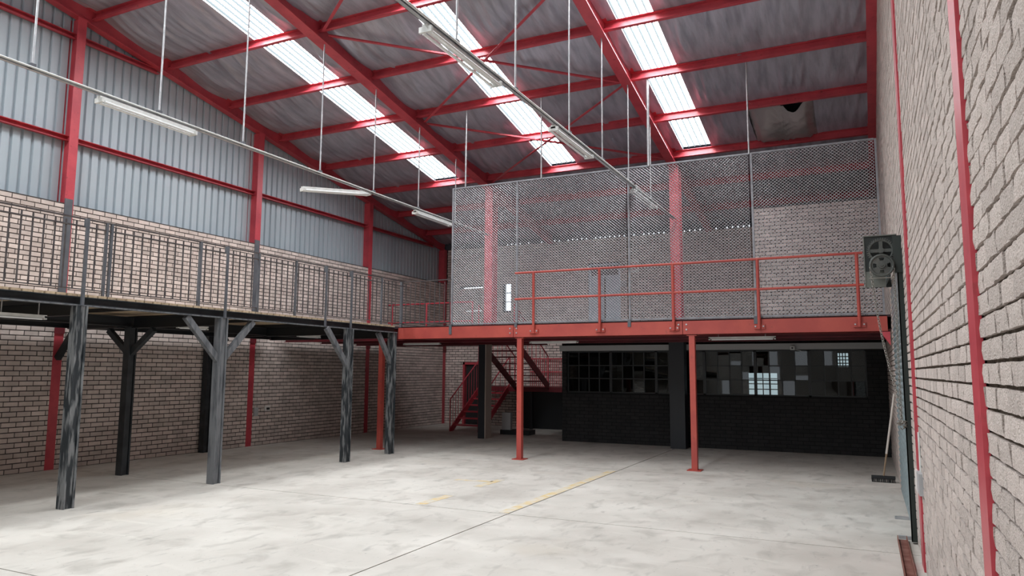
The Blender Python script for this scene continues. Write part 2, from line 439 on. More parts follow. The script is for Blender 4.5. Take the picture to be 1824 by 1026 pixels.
for i in range(0, len(edges), 2):
    a, b = max(edges[i], -12.72), min(edges[i+1], .4)
    n = max(2, round((b-a)/1.2)); wd = (b-a)/n
    for k in range(n):
        p, q = a+k*wd, a+(k+1)*wd+(.03 if k < n-1 else 0)
        if p < TORN[1] and q > TORN[0]:
            foil(p, q, 4.9, TORN[2]); foil(p, q, TORN[3], 20.85)
            if p < TORN[0]: foil(p, TORN[0], TORN[2], TORN[3])
            if q > TORN[1]: foil(TORN[1], q, TORN[2], TORN[3])
        else: foil(p, q, 4.9, 20.85)
for a, b in SKYX: foil(a-.02, b+.02, 16.4, 20.85)
# torn, drooping foil
nx, ny = 34, 26; vs = []
for j in range(ny+1):
    for i in range(nx+1):
        u, v = i/nx, j/ny; x = TORN[0]+(TORN[1]-TORN[0])*u; yy = TORN[2]+(TORN[3]-TORN[2])*v
        drop = .10+.12*math.sin(math.pi*v)*(1-.3*math.cos(2*math.pi*u*2))
        lip = math.exp(-((u-.70)/.16)**2)*(1-v)**3
        wr_ = .022*math.sin(v*38+6*abs(math.sin(u*math.pi*2))*2)*(abs(math.cos(u*math.pi*2))**2)+.02*noise.noise((x*5, yy*5, 3))
        if i in (0, nx): wr_ = 0
        vs.append((x, yy+.34*lip, rz(A_RT, yy+.34*lip)-drop*min(1, 6*min(u, 1-u)+.25)-wr_-.1*lip))
MB().add(vs, [(j*(nx+1)+i, (j+1)*(nx+1)+i, (j+1)*(nx+1)+i+1, j*(nx+1)+i+1) for j in range(ny) for i in range(nx)], True).build(
    'torn_foil', 'foil_torn', None, 'torn sheet of crumpled silver foil sagging between two roof purlins', 'insulation')

for (a, b), nm in zip(SKYX, ('nearest the ribbed side wall', 'between the two middle rafters', 'nearest the rough brick wall')):
    sk = thing('skylight', ((a+b)/2, 8, rz(A_RT, 8)), 'glowing translucent corrugated skylight strip '+nm, 'skylight', 'roof skylight strips')
    lo = PUR[:7]
    for ya, yb in [(Y0+.3, 3), (3, 6.5)]+list(zip(lo, lo[1:])):
        mb = MB(); rb = MB(); n = 5; p = (b-a)/n
        for k in range(n):
            x0 = a+k*p
            mb.add([(x0+.028, ya, rz(A_RT+.05, ya)), (x0+p-.018, ya, rz(A_RT+.05, ya)), (x0+p-.018, yb, rz(A_RT+.05, yb)), (x0+.028, yb, rz(A_RT+.05, yb))], [(0, 3, 2, 1)])
            for xa, xb, da, db in ((x0-.018, x0, .05, .02), (x0, x0+.012, .02, .02), (x0+.012, x0+.028, .02, .05)):
                rb.add([(xa, ya, rz(A_RT+da, ya)), (xb, ya, rz(A_RT+db, ya)), (xb, yb, rz(A_RT+db, yb)), (xa, yb, rz(A_RT+da, yb))], [(0, 3, 2, 1)])
        s = mb.build('sheet', 'skylight', sk); rb.build('rib', 'skylight_rib', s)
    for e, sgn in ((a, -1), (b, 1)):
        for ya, yb in ((Y0, 3), (3, 16.4)):
            MB().prism([(e, ya, rz(A_RT-.02, ya)), (e+sgn*.012, ya, rz(A_RT-.02, ya)), (e+sgn*.012, yb, rz(A_RT-.02, yb)), (e, yb, rz(A_RT-.02, yb))], (0, 0, .14)).build('edge_trim', 'galv', sk)

# ------------------------------------------------------------------ steel frame
RAFX = [-12.6, -8.70, -3.84, .31]
rl = ['red roof rafter running along the blue-grey ribbed sheeting', 'heavy red roof rafter carrying the light row with a loose fitting',
      'red roof rafter above the light row that runs into the mesh screen', 'red roof rafter lying against the rough brick wall']
def yend(i): return 20.75
for i, x in enumerate(RAFX):
    w_ = (.16, .23, .20, .15)[i]; lo = (0, .03, .03, 0)[i]
    p0 = Vector((x, 3.0, rz((A_RB-lo+A_RT)/2-.005, 3.0))); p1 = Vector((x, 20.75, rz((A_RB-lo+A_RT)/2-.005, 20.75)))
    MB().ibeam(p0, p1, w_, .31+lo, .022, .012 if lo == 0 else .06).build('roof_rafter', 'red', None, rl[i], 'rafter', 'roof rafters')
PLAB = ['red roof purlin high up the slope beyond the roof braces', 'red roof purlin fourth up the slope from the torn foil', 'red roof purlin third up the slope from the torn foil',
        'red roof purlin second up the slope from the torn foil', 'red roof purlin from which the mesh screen rods hang', 'red roof purlin along the upper edge of the torn foil',
        'red roof purlin at the lower ends of the skylight strips', 'red roof purlin between the skylight ends and the end wall', 'red roof purlin closest to the brick end wall']
for y in PUR:
    z = rz(A_PB, y)+.09
    mb = MB(); n = Vector((0, SL, 1)).normalized()
    mb.channel((-12.7, y, z), (.36, y, z), .065, .17, .01, n, 1)
    mb.bar((-12.7, y, z), (.36, y, z), .008, .03, n, .028, -.07)
    mb.build('roof_purlin', 'red', None, PLAB[PUR.index(y)], 'purlin', 'roof purlins')
def brace(a, b, lab):
    MB().bar(a, b, .055, .008).bar(a, b, .008, .05, (0, 0, 1), -.024, .02).build('roof_brace', 'red', None, lab, 'brace', 'diagonal roof braces')
def rp(x, y): return (x, y, rz(A_PB-.02, y))
xa, xb = -8.55, -3.92
for ya, yb, e in ((9.9, 13.0, 'third purlin up from the torn foil down to the screen-rod purlin'), (13.15, 9.9, 'screen-rod purlin up to the third purlin'),
                  (13.25, 16.3, 'screen-rod purlin down to the skylight-end purlin'), (16.4, 13.0, 'red column head up to the screen-rod purlin'),
                  (9.75, 6.7, 'third purlin up to the highest purlin'), (6.7, 9.8, 'highest purlin down to the third')):
    brace(rp(xa, ya), rp(xb, yb), 'red roof brace from '+e)

cl = ['red steel wall column with a grey middle beside the timber deck end post', 'red steel wall column with a grey middle beside a wall socket',
      'red steel wall column where the black and red decks meet', 'red steel corner column beside the brick end wall']
for i, y in enumerate(COLY):
    t = thing('wall_column', (-12.62, y, 0), cl[i], 'column', 'columns along the ribbed wall')
    zt = rz(A_RB, y)
    MB().ibeam((-12.64, y, 0), (-12.64, y, zt), .16, .30, .016, .012, (1, 0, 0)).build('shaft', 'red', t)
    MB().box(-12.495, -12.472, y-.082, y+.055, 2.66, 4.66).build('cover_plate', 'grey_steel' if i < 2 else 'red', t)
    MB().box(-12.50, -12.47, y-.085, y+.085, 2.3, 2.62).build('deck_bracket', 'dark_red', t)
GL = [' before the first wall column', ' between the first two wall columns', ' ending at the column where the decks meet', ' running into the corner by the end wall']
for za, lab in ((5.78, 'lower red girt across the ribbed sheeting'), (7.68, 'upper red girt across the ribbed sheeting')):
    ye = [2.8]+[c for c in COLY]
    for a, b in zip(ye, ye[1:]):
        b2 = min(b, (A_RB-.02-za)/SL)
        if b2-a < .3: continue
        MB().channel((-12.66, a+.01, za), (-12.66, b2-.01, za), .09, .09, .01, (0, 0, 1), 1).build('wall_girt', 'red', None, lab+GL[ye.index(a)], 'girt', 'wall girts')
for x, y in ((-8.68, 16.62), (-3.84, 16.62)):
    lab = 'red steel column behind the mesh screen beside the %s' % ('narrow bright window' if x < -6 else 'upper brick room')
    t = thing('mezzanine_column', (x, y, 0), lab, 'column', 'columns carrying the middle rafters')
    MB().ibeam((x, y, 2.6), (x, y, rz(A_RB, y)), .22, .30, .016, .012, (0, 1, 0)).build('shaft', 'red', t)
    if x < -6:
        MB().box(x-.30, x-.11, y-.07, y+.26, 0, 2.405).build('dark_casing', 'column_dark', t)
        MB().box(x-.11, x-.085, y-.065, y+.255, 0, 2.405).build('lit_casing', 'column_lit', t)  # lighter colour on this side face stands for light falling on it
    else: MB().box(x-.2, x+.14, y-.1, y+.185, 0, 2.405).build('dark_casing', 'column_dark', t)
for y0, lab in ((3.28, 'broad red steel strip up the rough brick wall'), (7.55, 'narrow red steel strip with a switch box on the rough brick wall')):
    MB().box(.370, .392, y0-(.10 if y0 < 5 else .15), y0+(.10 if y0 < 5 else .15), 0, rz(A_RB, y0)).build('wall_strip', 'red', None, lab, 'column', 'red strips on the rough wall')

# ------------------------------------------------------------------ red mezzanine
t = thing('red_mezzanine', (-4, YF, 2.36), 'red steel mezzanine deck spanning from the black timber deck to the rough brick wall', 'mezzanine')
for a, b in ((-9.02, -6.28), (-6.27, -2.93), (-2.92, .33)):
    MB().channel((a, YF+.05, 2.49), (b, YF+.05, 2.49), .1, .262, .012, (0, 0, 1), -1).build('front_beam', 'red_oxide', t)
for x in (-6.275, -2.925):
    for dx in (-.07, .07):
        for dz in (-.045, .045): MB().tube((x+dx, YF-.014, 2.5+dz), (x+dx, YF+.01, 2.5+dz), .016, 6).build('bolt', 'galv', t)
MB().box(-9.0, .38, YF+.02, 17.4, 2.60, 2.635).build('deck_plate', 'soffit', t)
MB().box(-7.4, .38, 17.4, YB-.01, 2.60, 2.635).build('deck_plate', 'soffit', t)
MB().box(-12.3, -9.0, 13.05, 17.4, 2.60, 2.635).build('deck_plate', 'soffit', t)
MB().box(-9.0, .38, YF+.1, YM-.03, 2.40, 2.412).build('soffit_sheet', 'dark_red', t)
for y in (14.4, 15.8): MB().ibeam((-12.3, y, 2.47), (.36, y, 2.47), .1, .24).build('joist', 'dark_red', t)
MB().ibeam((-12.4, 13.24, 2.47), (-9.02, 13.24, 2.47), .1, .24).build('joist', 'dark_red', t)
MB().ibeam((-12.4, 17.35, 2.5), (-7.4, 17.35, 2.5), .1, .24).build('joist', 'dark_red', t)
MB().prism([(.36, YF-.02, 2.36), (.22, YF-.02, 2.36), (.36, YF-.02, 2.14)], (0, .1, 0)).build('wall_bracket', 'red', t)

for x, lab in ((-9.62, 'square red post behind the black corner post'), (-6.15, 'square red post under the deck near the staircase'), (-2.77, 'square red post in front of the dark windows')):
    y = YF+.06 if x > -9 else 13.26
    t = thing('deck_post', (x, y, 0), lab, 'post', 'red posts under the red deck')
    MB().box(x-.05, x+.05, y-.05, y+.05, 0, 2.362).build('shaft', 'red_oxide', t)
    MB().box(x-.12, x+.12, y-.12, y+.12, 0, .014).build('base_plate', 'red_oxide', t)
    MB().box(x-.09, x+.09, y-.055, y+.055, 2.345, 2.362).build('cap_plate', 'red_oxide', t)

# pipe guard rail in front of the mesh
t = thing('pipe_railing', (-3.1, 12.95, 2.4), 'red two-bar pipe railing bolted along the front of the red deck', 'railing')
YR = 12.955
for z in (3.64, 3.12): MB().tube((-6.22, YR, z), (.02, YR, z), .022, 10).build('rail', 'red_oxide', t)
for x in (-5.82, -4.46, -3.07, -1.61, -.07):
    p = MB().tube((x, YR, 2.44), (x, YR, 3.64), .027, 10).build('post', 'red_oxide', t)
    MB().box(x-.09, x+.09, YR+.015, YF, 2.44, 2.52).build('flange', 'red_oxide', p)
    for dx in (-.065, .065): MB().tube((x+dx, YR+.0, 2.485), (x+dx, YR+.02, 2.485), .014, 6).build('bolt', 'galv', p)

# expanded mesh screen
FX = [-7.74, -6.24, -3.92, -1.69, .27]; ZS0, ZS1, YS = 2.64, 5.54, 13.05
scl = ['at the stair landing end', 'in front of the upstairs door', 'in front of the prohibition sign', 'beside the door hoist']
for i in range(4):
    a, b = FX[i], FX[i+1]
    t = thing('mesh_screen', ((a+b)/2, YS, ZS0), 'tall expanded metal mesh panel '+scl[i], 'mesh panel', 'mesh screen panels')
    for z in (ZS1, ZS0+.02): MB().bar((a, YS, z), (b, YS, z), .026, .026).build('frame_rail', 'frame_metal', t)
    for x in ([a] if i < 3 else [a, b]):
        MB().bar((x+.02, YS-.01, 2.632), (x+.02, YS-.01, ZS1), .034, .034, (0, 1, 0)).build('frame_post', 'frame_metal', t)
        if x < 0:
            zb = {-7.74: 2.45, -6.24: 2.57, -3.92: 2.525, -1.69: 2.53}[x]
            MB().prism([(x-.01, YF-.017, zb), (x-.01, YF+.001, zb), (x-.01, YF+.001, 2.636), (x-.01, YF+.03, 2.636), (x-.01, YF+.03, 2.66), (x-.01, YF-.017, 2.66)], (.06, 0, 0)).build('bracket', 'grey_steel', t)
    mb = MB(); pw, ph, sw = .062, .054, .0056
    nseg = int((b-a)/(pw/2)); nrow = int((ZS1-ZS0)/(ph/2)); vs = []; fs = []
    for j in range(nrow):
        for k in range(nseg+1):
            x = a+k*pw/2; z = ZS0+j*ph/2+((k+j) % 2)*ph/2
            if z > ZS1: z = ZS1
            vs += [(x, YS-sw, z), (x, YS+sw*.8, z+sw), (x, YS+sw*.8, z-sw)]
        base = j*(nseg+1)*3
        for k in range(nseg):
            p = base+k*3; q = p+3
            if all(-3.885 < vs[v][0] < -3.755 and 5.135 < vs[v][2] < 5.245 for v in (p, q)): continue   # cut-out around the lighting trunk
            fs += [(p, q, q+1, p+1), (p+1, q+1, q+2, p+2), (p+2, q+2, q, p)]
    mb.add(vs, fs); mb.build('expanded_mesh', 'mesh_metal', t, kind='stuff')
for x, hl in ((-7.43, 'panel at the stair landing end'), (-5.69, 'panel before the upstairs door'), (-3.5, 'panel before the red column, thicker'), (-1.7, 'panels beside the brick room')):
    MB().tube((x, YF+.036, 5.53), (x, YF+.036, rz(A_PB, YF)+.02), .016 if x != -3.5 else .03, 6).build('screen_hanger', 'galv', None, 'galvanised hanger rod above the mesh '+hl, 'rod', 'mesh screen hangers')

# ------------------------------------------------------------------ black timber mezzanine
XE = -8.9; Y1, Y2 = -7.7, 12.72
t = thing('black_mezzanine', (-10.6, 8, 2.4), 'black framed mezzanine deck of timber planks along the brick side wall', 'mezzanine')
MB().channel((XE, Y1, 2.55), (XE, Y2, 2.55), .08, .10, .01, (0, 0, 1), 1).build('edge_beam', 'black_paint', t)
MB().box(XE-.045, XE+.055, Y1, Y2, 2.485, 2.50).build('edge_lip', 'worn_grey', t)
for x in (-10.9, -12.28): MB().ibeam((x, Y1, 2.47), (x, Y2, 2.47), .1, .16).build('beam', 'steel_dark', t)
for y in (-6, -3, 0, 3, 5.85, 8.08, 11.05, 12.6): 
    for a, b in ((-12.235, -10.945), (-10.855, XE-.065)): MB().ibeam((a, y, 2.46), (b, y, 2.46), .1, .18).build('cross_beam', 'steel_dark', t)
MB().ibeam((-12.235, 7.9, 2.46), (-10.945, 7.9, 2.46), .1, .18).build('cross_beam', 'steel_dark', t)
y = -7.2
while y < 12.6:
    MB().box(-12.3, XE-.04, y, y+.05, 2.55, 2.602).build('joist', 'steel_dark', t); y += 1.3
pv = [MB().box(0, 3.34, 0, .112, 0, .032, r=random.random()).mesh('deck_plank', 'plank', (0, 0, 0)) for _ in range(8)]
y = Y1
while y < Y2-.1:
    o = bpy.data.objects.new('deck_plank', random.choice(pv)); C.objects.link(o); place(o, (-12.2+random.uniform(-.02, 0), y, 2.602), t); y += .135

def black_post(x, y, mats, lab, braces=(), ht=2.487, wd=.14, bt=2.47):
    t = thing('timber_deck_post', (x, y, 0), lab, 'post', 'posts under the black deck')
    w = wd/2
    MB().ibeam((x, y, 0), (x, y, ht), wd, wd, .022, .03, (0, 1, 0)).build('shaft', mats, t)
    MB().box(x-w*.72, x+w*.72, y-w*.55, y+w*.55, 0, ht).build('core', mats, t)
    for (dx, dy, z0, m) in braces:
        MB().bar((x+dx*.06, y+dy*.06, z0), (x+dx, y+dy, bt), .075, .09, (0, 0, 1)).build('brace', m, t)
    return t
black_post(-8.9, 5.85, 'worn_black', 'weathered black and grey post with peeling paint at the open end', ())
black_post(-8.9, 8.11, 'worn_grey', 'grey weathered post with two raking braces forming a Y', ((0, -.66, 1.84, 'worn_grey'), (0, .63, 1.84, 'worn_grey')))
black_post(-8.85, 11.12, 'worn_black', 'scuffed black post with a single brown raking brace', ((0, -.64, 1.80, 'worn_grey'),))
black_post(-8.93, 12.65, 'worn_black', 'black corner post where the red deck beam begins', ((0, -.5, 1.86, 'worn_grey'),))
black_post(-10.9, 8.07, 'black_paint', 'dark inner post with a pair of raking braces under the deck', ((-.55, 0, 1.96, 'black_paint'), (.55, 0, 1.96, 'black_paint')), 2.395, .14, 2.345)
black_post(-12.38, 10.98, 'black_paint', 'dark post standing against the brick side wall', ((.5, 0, 1.92, 'black_paint'),), 2.395, .14, 2.345)
MB().bar((-12.45, 7.86, 1.87), (-12.02, 7.86, 2.39), .08, .09).build('wall_brace', 'steel_dark', None, 'black raking brace from the red wall column up to the deck', 'brace')

t = thing('black_balustrade', (XE, 8, 2.64), 'dark steel balustrade with thin bars along the black deck edge', 'railing')
for z in (3.60, 3.50): MB().bar((XE, 2.6, z), (XE, 13.01, z), .03, .018).build('rail', 'rail_dark', t)
MB().bar((XE, 2.6, 2.70), (XE, 13.01, 2.70), .03, .012).build('bottom_rail', 'rail_dark', t)
posts = [(5.88, 2.5, .035), (6.14, 2.64, .03), (6.21, 2.64, .03), (7.65, 2.64, .04), (8.17, 2.5, .03), (8.82, 2.64, .03), (9.69, 2.64, .03), (10.5, 2.5, .03), (11.24, 2.5, .03), (12.2, 2.64, .03)]
for y, z, s in posts:
    if z > 2.6: MB().box(XE-s/2, XE+.02, y-s/2, y+s/2, 2.63, 3.60).build('post', 'grey_steel', t)
    else:
        yy = y*.992; p = MB().box(XE+.054, XE+.086, yy-s/2, yy+s/2, z-.01, 3.60).build('post', 'grey_steel', t)
        MB().box(XE+.01, XE+.056, yy-.01, yy+.01, 3.49, 3.6).build('lug', 'grey_steel', p)
bm = MB().box(-.0075, .0075, -.0075, .0075, 0, .86).mesh('baluster', 'rail_dark', (0, 0, 0))
y = 2.65
while y < Y2:
    if all(abs(y-p[0]) > .05 for p in posts):
        o = bpy.data.objects.new('baluster', bm); C.objects.link(o); place(o, (XE, y, 2.70), t)
    y += .134
t = thing('landing_balustrade', (-8.3, 13.02, 2.64), 'dark steel balustrade between the corner post and the mesh screen', 'railing')
for z in (3.60, 2.70): MB().bar((-8.99, 13.02, z), (-7.725, 13.02, z), .03, .02).build('rail', 'rail_dark', t)
MB().box(-9.0, -8.95, 13.0, 13.05, 2.615, 3.62).build('post', 'grey_steel', t)
for k in range(10):
    o = bpy.data.objects.new('baluster', bm); C.objects.link(o); place(o, (-8.86+k*.122, 13.02, 2.70), t)

# red stairwell guard
t = thing('stairwell_guard', (-10.8, 17.36, 2.63), 'red two-bar guard rail around the stair opening', 'railing')
for z in (3.58, 3.06): MB().tube((-12.4, 17.36, z), (-9.6, 17.36, z), .022, 8).build('rail', 'red', t)
for x in (-12.27, -11.1, -10.3, -9.62): MB().tube((x, 17.36, 2.63), (x, 17.36, 3.6), .026, 8).build('post', 'red', t)

# ------------------------------------------------------------------ staircase
t = thing('staircase', (-9.6, 18.9, 0), 'red steel staircase with open treads turning at a half landing', 'staircase')
SX0, SX1 = -10.72, -9.75; ZL = 1.24
for x in (SX0, SX1):
    MB().bar((x, 18.12, .0), (x, 19.95, ZL), .03, .17).build('stringer', 'red', t)
for k in range(6):
    y = 18.3+k*.29; z = .18+k*.177
    MB().box(SX0, SX1, y-.02, y+.23, z-.035, z).build('tread', 'red', t)
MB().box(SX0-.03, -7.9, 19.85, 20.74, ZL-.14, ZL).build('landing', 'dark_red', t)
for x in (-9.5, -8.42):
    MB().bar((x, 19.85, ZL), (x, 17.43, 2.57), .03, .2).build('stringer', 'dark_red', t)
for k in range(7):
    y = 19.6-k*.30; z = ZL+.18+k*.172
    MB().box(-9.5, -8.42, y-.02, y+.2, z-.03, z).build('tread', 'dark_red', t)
def handrail(x, ya, za, yb, zb, n, m='red'):
    h = .9
    MB().tube((x, ya, za+h), (x, yb, zb+h), .018, 8).build('handrail', m, t)
    for k in range(n+1):
        f = k/n; y = ya+(yb-ya)*f; z = za+(zb-za)*f
        MB().tube((x, y, z), (x, y, z+h), .018 if k in (0, n) else .008, 6).build('baluster', m, t)
handrail(SX0, 18.1, .0, 19.95, ZL, 12); handrail(SX1, 18.1, .0, 19.95, ZL, 6)
handrail(-9.5, 19.8, ZL, 17.5, 2.6, 8); handrail(-8.42, 19.8, ZL, 17.5, 2.6, 8)
MB().box(-9.865, -9.77, 18.165, 18.26, 0, 2.4).build('newel_post', 'red', t)
for z in (ZL+.45, ZL+.85): MB().bar((-9.4, 20.7, z), (-7.92, 20.7, z), .03, .03).build('landing_rail', 'red', t)
for k in range(22): MB().box(-9.4+k*.068, -9.388+k*.068, 20.69, 20.71, ZL, ZL+.85).build('baluster', 'red', t)
for x in (-9.0, -7.95): MB().box(x-.04, x+.04, 19.86, 19.94, 0, ZL-.14).build('landing_leg', 'steel_dark', t)
MB().box(-9.6, -6.865, 20.2, 20.26, 0, ZL-.14).build('under_stair_shade_panel', 'steel_dark', None, 'dark panel added to darken the space under the stair landing', 'panel')  # dark sheet added so the space under the landing stays dark
MB().box(-9.02, -8.76, 18.0, 18.12, .12, .58).build('grey_cabinet', 'grey_box', None, 'small pale grey cabinet standing behind the stair column', 'cabinet')
MB().box(-9.05, -8.2, 17.95, 18.4, 0, .12).build('low_plinth', 'steel_dark', None, 'low dark plinth behind the stair column', 'plinth')

# ------------------------------------------------------------------ doors, windows on the back walls
t = thing('door_1', (-11.4, YB, 0), 'dark doorway with a red frame behind the staircase', kind='structure')
x0, x1, _, z1 = DOOR_G
for a, b in ((x0, x0+.07), (x1-.07, x1)): MB().box(a, b, YB-.03, YB+.1, 0, z1).build('door_frame', 'red', t)
MB().box(x0, x1, YB-.03, YB+.1, z1-.07, z1).build('door_frame', 'red', t)
MB().box(x0+.05, x1-.05, YB+.08, YB+.13, 0, z1-.05).build('door_leaf', 'door_dark', t)
t = thing('door_2', (-7, YB, 2.62), 'pale blue double door upstairs behind the mesh screen', kind='structure')
x0, x1, z0, z1 = DOOR_U
for a, b in ((x0, x0+.06), (x1-.06, x1)): MB().box(a, b, YB-.02, YB+.1, z0, z1).build('door_frame', 'blue_door', t)
MB().box(x0, x1, YB-.02, YB+.1, z1-.06, z1).build('door_frame', 'blue_door', t)
MB().box(x0, x1, YB-.0, YB+.1, z1-.42, z1-.36).build('transom', 'blue_door', t)
MB().box(x0+.06, x1-.06, YB+.05, YB+.07, z1-.36, z1-.06).build('fanlight', 'grey_steel', t)
mid = (x0+x1)/2
for a, b in ((x0+.06, mid-.03), (mid+.03, x1-.06)):
    lf = MB().box(a, b, YB+.03, YB+.07, z0, z1-.42).build('door_leaf', 'blue_door', t)
    MB().box(a+.08, b-.08, YB+.02, YB+.03, z0+.15, z0+.9).build('panel', 'blue_door', lf)
MB().box(mid-.03, mid+.03, YB+.04, YB+.07, z0, z1-.42).build('meeting_stile', 'grey_steel', t)

def window(n, x0, x1, z0, z1, y, cols, rows, lab, fm='steel_dark', tilt=0, fw=.03, gm='glass'):
    t = thing('window_%d' % n, ((x0+x1)/2, y, z0), lab, kind='structure')
    for a, b in ((x0, x0+fw), (x1-fw, x1)): MB().box(a, b, y-.03, y+.03, z0, z1).build('frame', fm, t)
    for a, b in ((z0, z0+fw), (z1-fw, z1)): MB().box(x0, x1, y-.03, y+.03, a, b).build('frame', fm, t)
    pw = (x1-x0-2*fw)/cols; ph = (z1-z0-2*fw)/rows
    for c in range(1, cols):
        MB().box(x0+fw+c*pw-.012, x0+fw+c*pw+.012, y-.02, y+.02, z0, z1).build('glazing_bar', fm, t)
    for r in range(1, rows):
        MB().box(x0, x1, y-.02, y+.02, z0+fw+r*ph-.012, z0+fw+r*ph+.012).build('glazing_bar', fm, t)
    for c in range(cols):
        for r in range(rows):
            a, b = x0+fw+c*pw, x0+fw+(c+1)*pw; p, q = z0+fw+r*ph, z0+fw+(r+1)*ph
            tx, tz = random.uniform(-tilt, tilt), random.uniform(-tilt, tilt)
            MB().add([(a, y-tx-tz, p), (b, y+tx-tz, p), (b, y+tx+tz, q), (a, y-tx+tz, q)], [(0, 1, 2, 3)]).build('pane', gm, t)
ww = (WX1-WX0)/WN
for i in range(WN):
    window(1+i, WX0+i*ww, WX0+(i+1)*ww, WZ0, WZ1, YM+.08, 4, 3, 'dark steel-framed window with small panes in the black partition', tilt=.006)
window(7, *WIN_B, YB+.1, 1, 3, 'narrow bright window with three panes upstairs', 'steel_dark', gm='clear_glass')
for i, e in enumerate(EXW): window(8+i, *e, YB+.1, 4, 4, 'barred outer window seen through the dark partition glass', 'steel_dark')

t = thing('prohibition_sign', (-6.08, YB-.02, 4.65), 'square white sign with a red slashed ring on the upstairs brick wall', 'sign')
MB().box(-6.23, -5.93, YB-.022, YB-.005, 4.62, 5.0).build('board', 'sign_white', t)
MB().torus((-6.08, YB-.024, 4.83), (0, 1, 0), .105, .014, 20, 5).build('ring', 'sign_red', t)
MB().bar((-6.15, YB-.026, 4.90), (-6.01, YB-.026, 4.76), .008, .026, (0, 1, 0)).build('slash', 'sign_red', t)
MB().box(-6.12, -6.0, YB-.028, YB-.02, 4.82, 4.84).build('pictogram', 'sign_black', t)
MB().box(-6.48, -6.33, YB-.07, YB-.005, 4.2, 4.4).build('switch_box', 'grey_box', None, 'small grey switch box beside the upstairs blue door', 'switch')

# ------------------------------------------------------------------ hanging lights
def fitting(p0, p1, lab, group='hanging fluorescent fittings', single=False):
    p0 = Vector(p0); p1 = Vector(p1); a = (p1-p0).normalized(); sd = a.cross(Vector((0, 0, 1))).normalized()
    t = thing('fluorescent_fitting', (p0+p1)/2, lab, 'light fitting', group)
    MB().bar(p0, p1, .07 if not single else .05, .05 if not single else .036).build('housing', 'white_metal', t)
    if single:
        for f in (.15, .85): q = p0.lerp(p1, f); MB().tube(q, q+Vector((0, 0, (2.607 if q.x < -9 or q.y < 13 else 2.408)-q.z)), .008, 6).build('stem', 'galv', t)
    for s in ((-.05, .05) if not single else (0,)):
        o = sd*s+Vector((0, 0, -.045 if not single else -.032))
        MB().tube(p0+o+a*.05, p1+o-a*.05, .017 if not single else .013, 8).build('tube', 'tube_glass', t)
    for q, d in ((p0, 1), (p1, -1)):
        MB().bar(q+Vector((0, 0, -.03 if not single else -.018)), q+a*.03*d+Vector((0, 0, -.03 if not single else -.018)), .15 if not single else .05, .06 if not single else .045).build('end_holder', 'white_metal', t)
def trunk(x, z, ys, lab):
    t = thing('lighting_trunk', (x, 9, z), lab, 'lighting trunk', 'hanging lighting trunks')
    MB().channel((x, 2.2, z), (x, 16.4, z), .045, .04, .005, (0, 0, 1), 1).build('channel', 'galv', t)
    MB().tube((x+.04, 2.2, z+.005), (x+.04, 16.4, z+.005), .013, 6).build('conduit', 'white_metal', t)
    for y in ys:
        r = MB().tube((x, y, z), (x, y, rz(A_RB, y)+.01), .013, 6).build('hanger_rod', 'galv', t)
        MB().box(x-.03, x+.03, y-.03, y+.03, z+.01, z+.06).build('clip', 'grey_steel', r)
trunk(-8.65, 5.19, (3.4, 4.9, 6.61, 8.12, 9.92, 11.5, 13.11, 14.7), 'long galvanised lighting trunk hung from the heavy rafter')
trunk(-3.83, 5.19, (3.4, 4.95, 6.48, 7.95, 9.81, 11.33, 12.84, 14.4), 'long galvanised lighting trunk running into the mesh screen')
fa = 'level twin tube fluorescent fitting '
for a, b, e in ((5.73, 7.2, 'in front of the first wall column'), (12.98, 14.5, 'reaching behind the mesh screen')): fitting((-8.65, a, 5.13), (-8.65, b, 5.13), fa+e)
fitting((-8.722, 11.46, 5.20), (-9.2, 10.08, 5.03), 'loose twin tube fluorescent fitting swung out sideways from its trunk')
fb = 'twin tube fluorescent fitting on the mesh screen trunk'
for a, b, e in ((5.86, 7.44, ', high over the open floor'), (9.18, 10.69, ', just before it'), (13.12, 14.62, ', behind the mesh')): fitting((-3.83, a, 5.13), (-3.83, b, 5.13), fb+e)
fc = 'slim fluorescent batten under the red mezzanine deck'
for (p, q), e in zip((((-2.64, 13.9, 2.34), (-1.45, 13.9, 2.34)), ((-6.6, 14.5, 2.345), (-5.47, 14.5, 2.345)), ((-9.9, 14.5, 2.345), (-8.87, 14.5, 2.345))), (' in front of the dark windows', ' beyond the red post near the staircase', ' behind the black corner post')):
    fitting(p, q, fc+e, 'battens under the red deck', True)
fd = 'slim fluorescent batten under the black timber deck'
for (p, q), e in zip((((-9.44, 5.13, 2.36), (-9.44, 5.77, 2.36)), ((-10.3, 8.46, 2.42), (-10.3, 9.09, 2.42)), ((-10.5, 11.55, 2.42), (-10.5, 12.23, 2.42))), (' by the peeling end post', ' behind the Y-braced grey post', ' beside the scuffed black post')):
    fitting(p, q, fd+e, 'battens under the black deck', True)

# ------------------------------------------------------------------ roller door, hoist, chains
t = thing('roller_door', (.4, 10.3, 0), 'closed grey-blue roller shutter in the rough brick wall', 'roller door')
sl = MB(); n = 5
for k in range(n):
    a0, a1 = k/n, (k+1)/n
    d = lambda f: -.022*math.sin(math.pi*f)
    sl.add([(.385+d(a0), 0, a0*.078), (.385+d(a0), DOOR_Y[1]-DOOR_Y[0]-.04, a0*.078), (.385+d(a1), DOOR_Y[1]-DOOR_Y[0]-.04, a1*.078), (.385+d(a1), 0, a1*.078)], [(0, 3, 2, 1)], True)
sl.add([(.385, 0, 0), (.385, 3.39, 0), (.38, 3.39, -.006), (.38, 0, -.006)], [(0, 1, 2, 3)])
sme = sl.mesh('slat', 'door_slat', (0, 0, 0))
for k in range(37):
    o = bpy.data.objects.new('slat', sme); C.objects.link(o); place(o, (0, DOOR_Y[0]+.02, .03+k*.0785), t)
